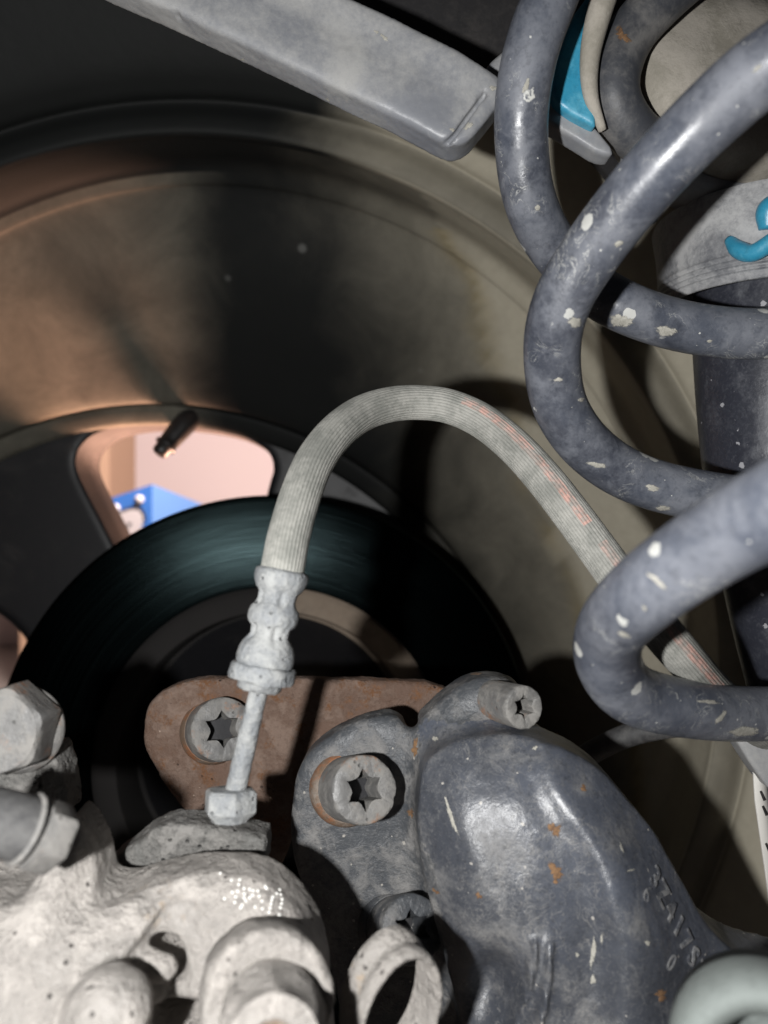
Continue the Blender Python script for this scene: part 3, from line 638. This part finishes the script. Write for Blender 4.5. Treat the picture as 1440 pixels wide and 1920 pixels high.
# ------------------------------------------------------------------ bolts
def starr(a, b):
    def f(th):
        q = abs(((th/(math.pi/3)) % 1.0)-.5)*2; return b+(a-b)*(q**2.2)
    return f
def torx(label, base, tip, r, fr=None, fmat='rustring', depth=.010, shade_mat=None, grp='torx bolts in the bracket and knuckle'):
    b = Vector(base); d = (Vector(tip)-b); L = d.length
    t = thing('torx_bolt', label, 'bolt', b, grp)
    if fr:
        o = obj('washer_flange', polar(b, d, [(-.001, fr), (.0012, fr), (.0022, fr*.96), (.003, r*1.02)], 64), M[fmat], t); autosmooth(o, 40)
    hd = [(0, r), (L-.0010, r), (L-.0003, r*.97), (L, r*.90), (L, r*.62), (L-.0002, starr(r*.60, r*.40)), (L-.0012, starr(r*.585, r*.385)), (L-depth, starr(r*.55, r*.36)), (L-depth-.001, r*.05)]
    me = polar(b, d, hd, 120); rough(me, [(500, .00016), (1600, .00010)])
    dn_ = d.normalized(); obj('socket_shade', polar(b+dn_*(L-depth+.0006), dn_, [(0, r*.5), (.0001, .0001)], 24, cap0=False), M['wheelback'], t)  # dark disc painted in for the shade deep in the socket
    o = obj('bolt_head', me, M[shade_mat or 'bolt'], t); autosmooth(o, 42)
    return t
torx('rusty ringed torx bolt partly behind the thin brake pipe', P(400, 1370, .2165), P(418, 1367, .2055), m(58, .21), m(62, .214), 'rustring', .0062)
torx('large bare torx bolt head left of the bulging black knuckle', P(648, 1478, .186), P(684, 1481, .171), m(63, .172), m(68, .186), 'rustring')
torx('torx bolt pointing right above the top of the black knuckle', P(900, 1306, .190), P(984, 1326, .170), m(40, .173), m(45, .188), 'rustring', .008)
torx('shaded torx bolt low beside the curled clamp ring', P(735, 1742, .184), P(775, 1742, .170), m(60, .172), m(64, .184), 'flange', shade_mat='flange')  # dark flange paint on this bolt puts its shade into the colour

# ------------------------------------------------------------------ caliper
ct = thing('brake_caliper', 'pale dusty cast brake caliper filling the lower left corner', 'brake caliper', P(300, 1920, .13))
g = Gpx(-60, 690, 1500, 1990, .102, .156, .00075)
boss = [(196, 1640), (206, 1600), (240, 1572), (285, 1540), (325, 1522), (400, 1528), (505, 1550), (512, 1600), (500, 1640), (400, 1700), (215, 1700)]
bd_ = [(-80, 1625), (40, 1640), (88, 1635), (110, 1600), (134, 1540), (146, 1517), (160, 1520), (190, 1566), (205, 1618), (212, 1642), (245, 1648), (320, 1622), (390, 1612), (450, 1612), (500, 1622), (548, 1655), (590, 1712), (612, 1790), (622, 1860), (630, 2050), (-80, 2050)]
fbod = dome(g, bd_, .1350, .145, .150, 34, tilt=(300, 1680, .03, .28), bumps=[(120, 1780, 170, 170, 0, .009), (255, 1740, 120, 12, -48, .0030), (175, 1640, 30, 60, 10, -.004), (330, 1700, 60, 60, 0, -.003), (120, 1900, 140, 90, 0, .006), (460, 1700, 110, 60, 25, .001), (320, 1770, 36, 26, 30, -.022), (270, 1875, 60, 26, 40, -.018), (345, 1880, 60, 40, 0, -.02)], blur=3)
f5 = smin(cap(g, P(215, 1908, .118), P(215, 1935, .14), .0046), cap(g, P(205, 1885, .121), P(150, 1960, .124), .0056), .006)
f5 = smin(f5, cap(g, P(240, 1800, .133), P(305, 1815, .131), .0032, .0024), .002)
cm = nets(g, smin(fbod, f5, .003)); rough(cm, [(180, .0003), (500, .00015), (1200, .0001)])
cmo = obj('caliper_body', cm, M['casting'], ct)
# give the hose boss its own greyer part
boss_ = [(186, 1720), (193, 1630), (212, 1612), (248, 1585), (285, 1556), (318, 1545), (400, 1552), (494, 1572), (500, 1584), (494, 1650), (400, 1720)]
g4 = Gpx(180, 540, 1500, 1720, .152, .176, .0006)
fbs = prism(g4, boss_, .1553, .165, .0012, 1); bm_ = nets(g4, fbs); rough(bm_, [(200, .0003), (700, .00018), (2000, .0001)]); obj('hose_boss', bm_, M['casting_grey'], ct)
# slide pin boss, disc shaped
pc = P(500, 1868, .124); pa = Vector((.22, -1, .30)).normalized()
me = polar(pc, pa, [(-.02, m(118, .122)), (-.002, m(124, .122)), (.0015, m(123, .122)), (.003, m(118, .122)), (.0035, m(105, .122)), (.002, m(70, .122)), (.002, .001)], 96, cap1=False); rough(me, [(250, .0004), (700, .0002)])
obj('pin_boss', me, M['casting'], ct)
# dotted marking
cb = bvh_of(cm)
dots = [(185, 320), (300, 390), (385, 385), (375, 435), (430, 475), (490, 485), (525, 498), (575, 500), (310, 515), (365, 505), (435, 530), (520, 545), (590, 553), (345, 560), (430, 575), (488, 572), (228, 580), (450, 605), (335, 620), (615, 608), (412, 645), (395, 675), (545, 665), (620, 685), (650, 455), (665, 475), (800, 490), (770, 530), (810, 540), (730, 565), (825, 588), (718, 597), (712, 635), (820, 632), (703, 678), (808, 675), (692, 722), (798, 752)]
bm = bmesh.new()
for (a, b) in dots:
    px, py = 380+a/5.54, 1580+b/5.54
    d = P(px, py, 1)-Vector((0, 0, H0)); h = cb.ray_cast(Vector((0, 0, H0)), d.normalized())[0]
    if h: bmesh.ops.create_icosphere(bm, subdivisions=1, radius=m(2.9, h.y), matrix=Matrix.Translation(h))
me = bpy.data.meshes.new('m'); bm.to_mesh(me); bm.free()
obj('dot_marking', me, M['chalk'], ct)
# slide pin bolt
b0 = P(510, 1918, .118); bax = Vector((.16, -1, .30)).normalized()
t = thing('slide_pin_bolt', 'rounded hex bolt with a rusty centre at the bottom edge of the caliper', 'bolt', b0)
me = polar(b0, bax, [(-.006, m(98, .117)), (.0, m(100, .117)), (.002, hexr(m(86, .115), .02)), (.008, hexr(m(84, .115), .02)), (.0095, m(82, .115)), (.0100, m(46, .115)), (.0095, m(42, .115))], 96, cap1=False); rough(me, [(300, .0003)])
o = obj('bolt_head', me, M['casting'], t); autosmooth(o, 45)
obj('bolt_core', polar(b0, bax, [(.007, m(42, .115)), (.0095, m(40, .115)), (.0092, m(34, .115)), (.0088, .001)], 48, cap1=False), M['rustring'], t)
# banjo hex bolt at left edge
hb = P(20, 1364, .152); hax = Vector((.05, -1, .10)).normalized()
t = thing('hex_bolt', 'big smooth hex bolt head at the left edge', 'bolt', hb)
rh = m(78, .15)
o = obj('bolt_head', polar(hb, hax, [(-.003, hexr(rh*.97, 0, .2)), (.004, hexr(rh*.97, 0, .2)), (.0056, hexr(rh*.94, .06, .2)), (.0062, rh*.90), (.0062, .001)], 96), M['bolt'], t); autosmooth(o, 28)
o = obj('washer_flange', polar(hb-hax*.006-Vector((0, 0, .0012)), hax, [(0, rh*1.05), (.001, rh*1.09), (.0018, rh*1.08), (.003, rh*.95)], 80), M['bolt'], t); autosmooth(o, 40)
# carrier block under the hex bolt
g = Gpx(-80, 160, 1380, 1570, .150, .185, .0007)
f = prism(g, [(-100, 1420), (60, 1440), (92, 1400), (104, 1410), (116, 1470), (124, 1530), (104, 1548), (86, 1540), (70, 1520), (40, 1508), (-100, 1490)], .158, .168, .0012, 1)
cr = prism(g, [(33, 1440), (38, 1440), (44, 1510), (38, 1510)], .15, .1595, .0002, 0); f = smax(f, -cr, .0003)
me = nets(g, f); rough(me, [(300, .0004), (900, .0003)])
tag(obj('carrier_block', me, M['casting_grey']), 'rough grey casting block below the big hex bolt', 'casting')
# boot and nut of the slide pin
s0, s1 = P(-60, 1520, .118), P(104, 1572, .126); sd = (s1-s0).normalized(); L = (s1-s0).length
t = thing('guide_pin', 'dusty rubber guide pin boot with a hex collar at the left edge', 'guide pin', s0)
k = m(1, .122)
o = obj('rubber_boot', polar(s0, sd, [(0, 52*k), (L*.35, 58*k), (L*.55, 60*k), (L*.64, 60*k), (L*.66, 50*k), (L*.80, 50*k)], 80), M['rubber'], t); autosmooth(o, 50)
obj('retaining_ring', polar(s0, sd, [(L*.61, 58*k), (L*.62, 66*k), (L*.64, 68*k), (L*.665, 66*k), (L*.675, 58*k)], 80), M['bolt'], t)
o = obj('hex_collar', polar(s0, sd, [(L*.735, 52*k), (L*.75, hexr(58*k, .02, .3)), (L*1.02, hexr(58*k, .02, .3)), (L*1.06, hexr(54*k, .0, .3)), (L*1.07, 40*k)], 96), M['bolt'], t); autosmooth(o, 30)

# ------------------------------------------------------------------ curled clamp ring at bottom
rc0 = P(752, 1912, .133); ra = Vector((.55, -1, -.25)).normalized()
kx = m(1, .135)
def ellf(av, bh): return lambda th: av*bh*kx/math.sqrt((bh*math.cos(th))**2+(av*math.sin(th))**2)
prof = [(-.007, 124, 75), (-.0075, 134, 84), (-.0070, 140, 90), (-.0045, 140, 90), (-.0038, 133, 83), (-.0028, 133, 83), (-.0020, 140, 90), (-.0006, 141, 91), (.0004, 136, 86), (.0004, 130, 80), (-.0006, 125, 76), (-.007, 124, 75)]
me = polar(rc0, ra, [(t_, ellf(a_, b_)) for t_, a_, b_ in prof], 96, cap0=False, cap1=False); rough(me, [(250, .00012), (800, .00008)])
tag(obj('clamp_ring', me, M['casting']), 'pale curled metal ring with a dark hollow at the bottom centre', 'ring')

# ------------------------------------------------------------------ rubber cup low right, tag, thin cable
cc = P(1446, 2012, .11); ca = Vector((-.35, -1, .25)).normalized(); kk = m(1, .11)
me = polar(cc, ca, [(-.010, 176*kk), (-.004, 182*kk), (.0, 178*kk), (.0025, 168*kk), (.0038, 154*kk), (.0042, 140*kk), (.0036, 124*kk), (.0018, 106*kk), (-.002, 88*kk), (-.008, 72*kk), (-.020, 60*kk), (-.021, .0005)], 96)
tag(obj('rubber_cup', me, M['cup']), 'pale green-grey rubber cup with a dark hollow in the lower right corner', 'rubber cup')
tt = thing('paper_tag', 'narrow white printed tag hanging at the right edge', 'tag', P(1428, 1660, .2))
g = [(P(1410, 1430, .2), P(1438, 1432, .203)), (P(1414, 1500, .199), P(1446, 1500, .203)), (P(1424, 1570, .199), P(1456, 1570, .204)), (P(1434, 1640, .2), P(1466, 1640, .205)), (P(1440, 1690, .201), P(1470, 1690, .206))]
V = [p for ab in g for p in ab]; o = obj('tag_strip', mesh(V, [(2*i, 2*i+1, 2*i+3, 2*i+2) for i in range(4)]), M['tag'], tt); md = o.modifiers.new('t', 'SOLIDIFY'); md.thickness = .0006
for i, (x, yy) in enumerate(((1427, 1492), (1431, 1520), (1437, 1590))):
    c = P(x, yy, .1985); obj('print_mark', mesh([c+Vector(v) for v in ((-.0004, 0, .0011), (-.0001, 0, .0013), (.0010, 0, -.0012), (.0006, 0, -.0014))], [(0, 1, 2, 3)]), M['black'], tt, False)
g = Gpx(1370, 1500, 1360, 1500, .19, .21, .0006)
tag(obj('strut_bracket', nets(g, prism(g, [(1375, 1378), (1400, 1365), (1500, 1370), (1500, 1500), (1450, 1490), (1412, 1440)], .196, .204, .001, 1)), M['beam']), 'pale grey bracket corner above the white tag', 'bracket')
tag(obj('thin_cable', sweep([P(1060, 1440, .24), P(1120, 1405, .235), P(1180, 1378, .23), (P(1250, 1362, .225)), P(1330, 1355, .22)], .0034, 24, 8), M['rubber']), 'thin grey cable running behind the lowest coil', 'cable')

# ------------------------------------------------------------------ dried mud, scrapes and rust spots, each lying on its surface
def patch(name, px, py, rx, ry, ang, bvh, mat, parent, off=.00006, seed=0, jag=.25):
    rr_ = random.Random(seed*31+int(px)); nr_, na2 = 5, 26; V, O = [], Vector((0, 0, H0)); rx *= 1.3; ry *= 1.3; ph = [rr_.uniform(0, 6.28) for _ in range(4)]
    c, s_ = math.cos(math.radians(ang)), math.sin(math.radians(ang))
    for i in range(nr_+1):
        for k in range(na2):
            t = 2*math.pi*k/na2; w = 1+jag*(.5*math.sin(2*t+ph[0])+.35*math.sin(3*t+ph[1])+.3*math.sin(5*t+ph[2])+.25*math.sin(9*t+ph[3])); f = w*i/nr_
            u, v = rx*f*math.cos(t), ry*f*math.sin(t); d = (P(px+u*c-v*s_, py+u*s_+v*c, 1)-O).normalized()
            h, n_, ix, ds = bvh.ray_cast(O, d)
            if h is None: return None
            V.append(h-d*(off+.00022*(1-(i/nr_)**2)*min(1, min(rx, ry)/8)))
            if i == 0: break
    Fq = [(0, 1+k, 1+(k+1) % na2) for k in range(na2)]
    for i in range(nr_-1):
        for k in range(na2): a, b = 1+i*na2+k, 1+i*na2+(k+1) % na2; Fq.append((a, a+na2, b+na2, b))
    zs = [v.y for v in V]
    if max(zs)-min(zs) > .012: return None
    me = mesh(V, Fq); fa = me.attributes.new('fade', 'FLOAT', 'POINT'); fa.data.foreach_set('value', [1.]+[1-i/nr_ for i in range(1, nr_+1) for k in range(na2)]); return obj(name, me, mat, parent)
so = bpy.data.objects['coil_spring']; wire = [o for o in so.children if o.name.startswith('wire')][0]; sbv = bvh_of(wire.data)
for i, (a, b, c_, d_, e) in enumerate([(1078, 604, 12, 10, 0), (1164, 602, 19, 12, 10), (1250, 621, 20, 9, 15), (1056, 820, 21, 9, -10), (1224, 915, 11, 6, 0), (1244, 953, 13, 5, 8), (1083, 405, 9, 6, -40), (1090, 750, 6, 4, 0), (1120, 872, 16, 5, 10), (1275, 1150, 9, 6, 0), (1160, 457, 9, 5, -40), (1006, 492, 7, 6, 0), (987, 160, 5, 12, 25), (1420, 128, 10, 4, -40), (1352, 1345, 5, 14, 35), (1395, 1372, 30, 8, -4), (1128, 1080, 6, 4, 0), (1008, 390, 5, 6, 0), (1232, 1090, 22, 5, 40), (1170, 1190, 14, 4, 20), (1330, 1316, 16, 4, 5), (1208, 1140, 8, 3, 60), (1047, 712, 8, 3, -10), (1330, 640, 5, 3, 0)]):
    patch('mud_spot', a, b, c_, d_, e, sbv, M['mud'], so, seed=i)
for i, (a, b, c_, d_, e) in enumerate([(846, 1532, 4, 28, -20), (1112, 1785, 4, 26, 3), (1112, 1838, 6, 6, 0), (1082, 1790, 4, 4, 0), (1003, 1402, 4, 4, 0), (1214, 1768, 5, 5, 0), (816, 1385, 6, 4, 30), (1128, 1760, 2, 10, 5), (1166, 1590, 2, 10, -25), (1182, 1632, 9, 2, -20)]):
    patch('scrape_mark', a, b, c_, d_, e, kb, M['mud'], kt, seed=i+40, jag=.45)
for i, (a, b, c_, d_, e) in enumerate([(1040, 1556, 9, 13, 10), (1042, 1636, 12, 15, 0), (1240, 1866, 11, 9, -30), (1094, 1478, 6, 5, 0), (770, 1524, 4, 9, 0), (818, 1672, 6, 4, 30), (898, 1680, 7, 5, 0), (778, 1402, 6, 13, 10)]):
    patch('rust_spot', a, b, c_, d_, e, kb, M['rustspot'], kt, seed=i+80, jag=.6)
ab = bvh_of([o for o in at_.children if o.name.startswith('arm_plate')][0].data)
for i, (a, b, c_, d_, e) in enumerate([(706, 60, 4, 3, 0), (720, 70, 9, 3, 35), (590, 186, 3, 2, 0), (455, 112, 4, 2, 30), (614, 187, 4, 2, 30), (878, 236, 10, 4, -50), (925, 165, 8, 4, 30), (848, 243, 5, 3, 0)]):
    patch('dirt_speck', a, b, c_, d_, e, ab, M['mud'], at_, seed=i+120, jag=.5)
eb = bvh_of(t2.data)
o = patch('rust_spot', 1166, 66, 12, 10, 30, eb, M['rustspot'], t2, seed=7, jag=.7)
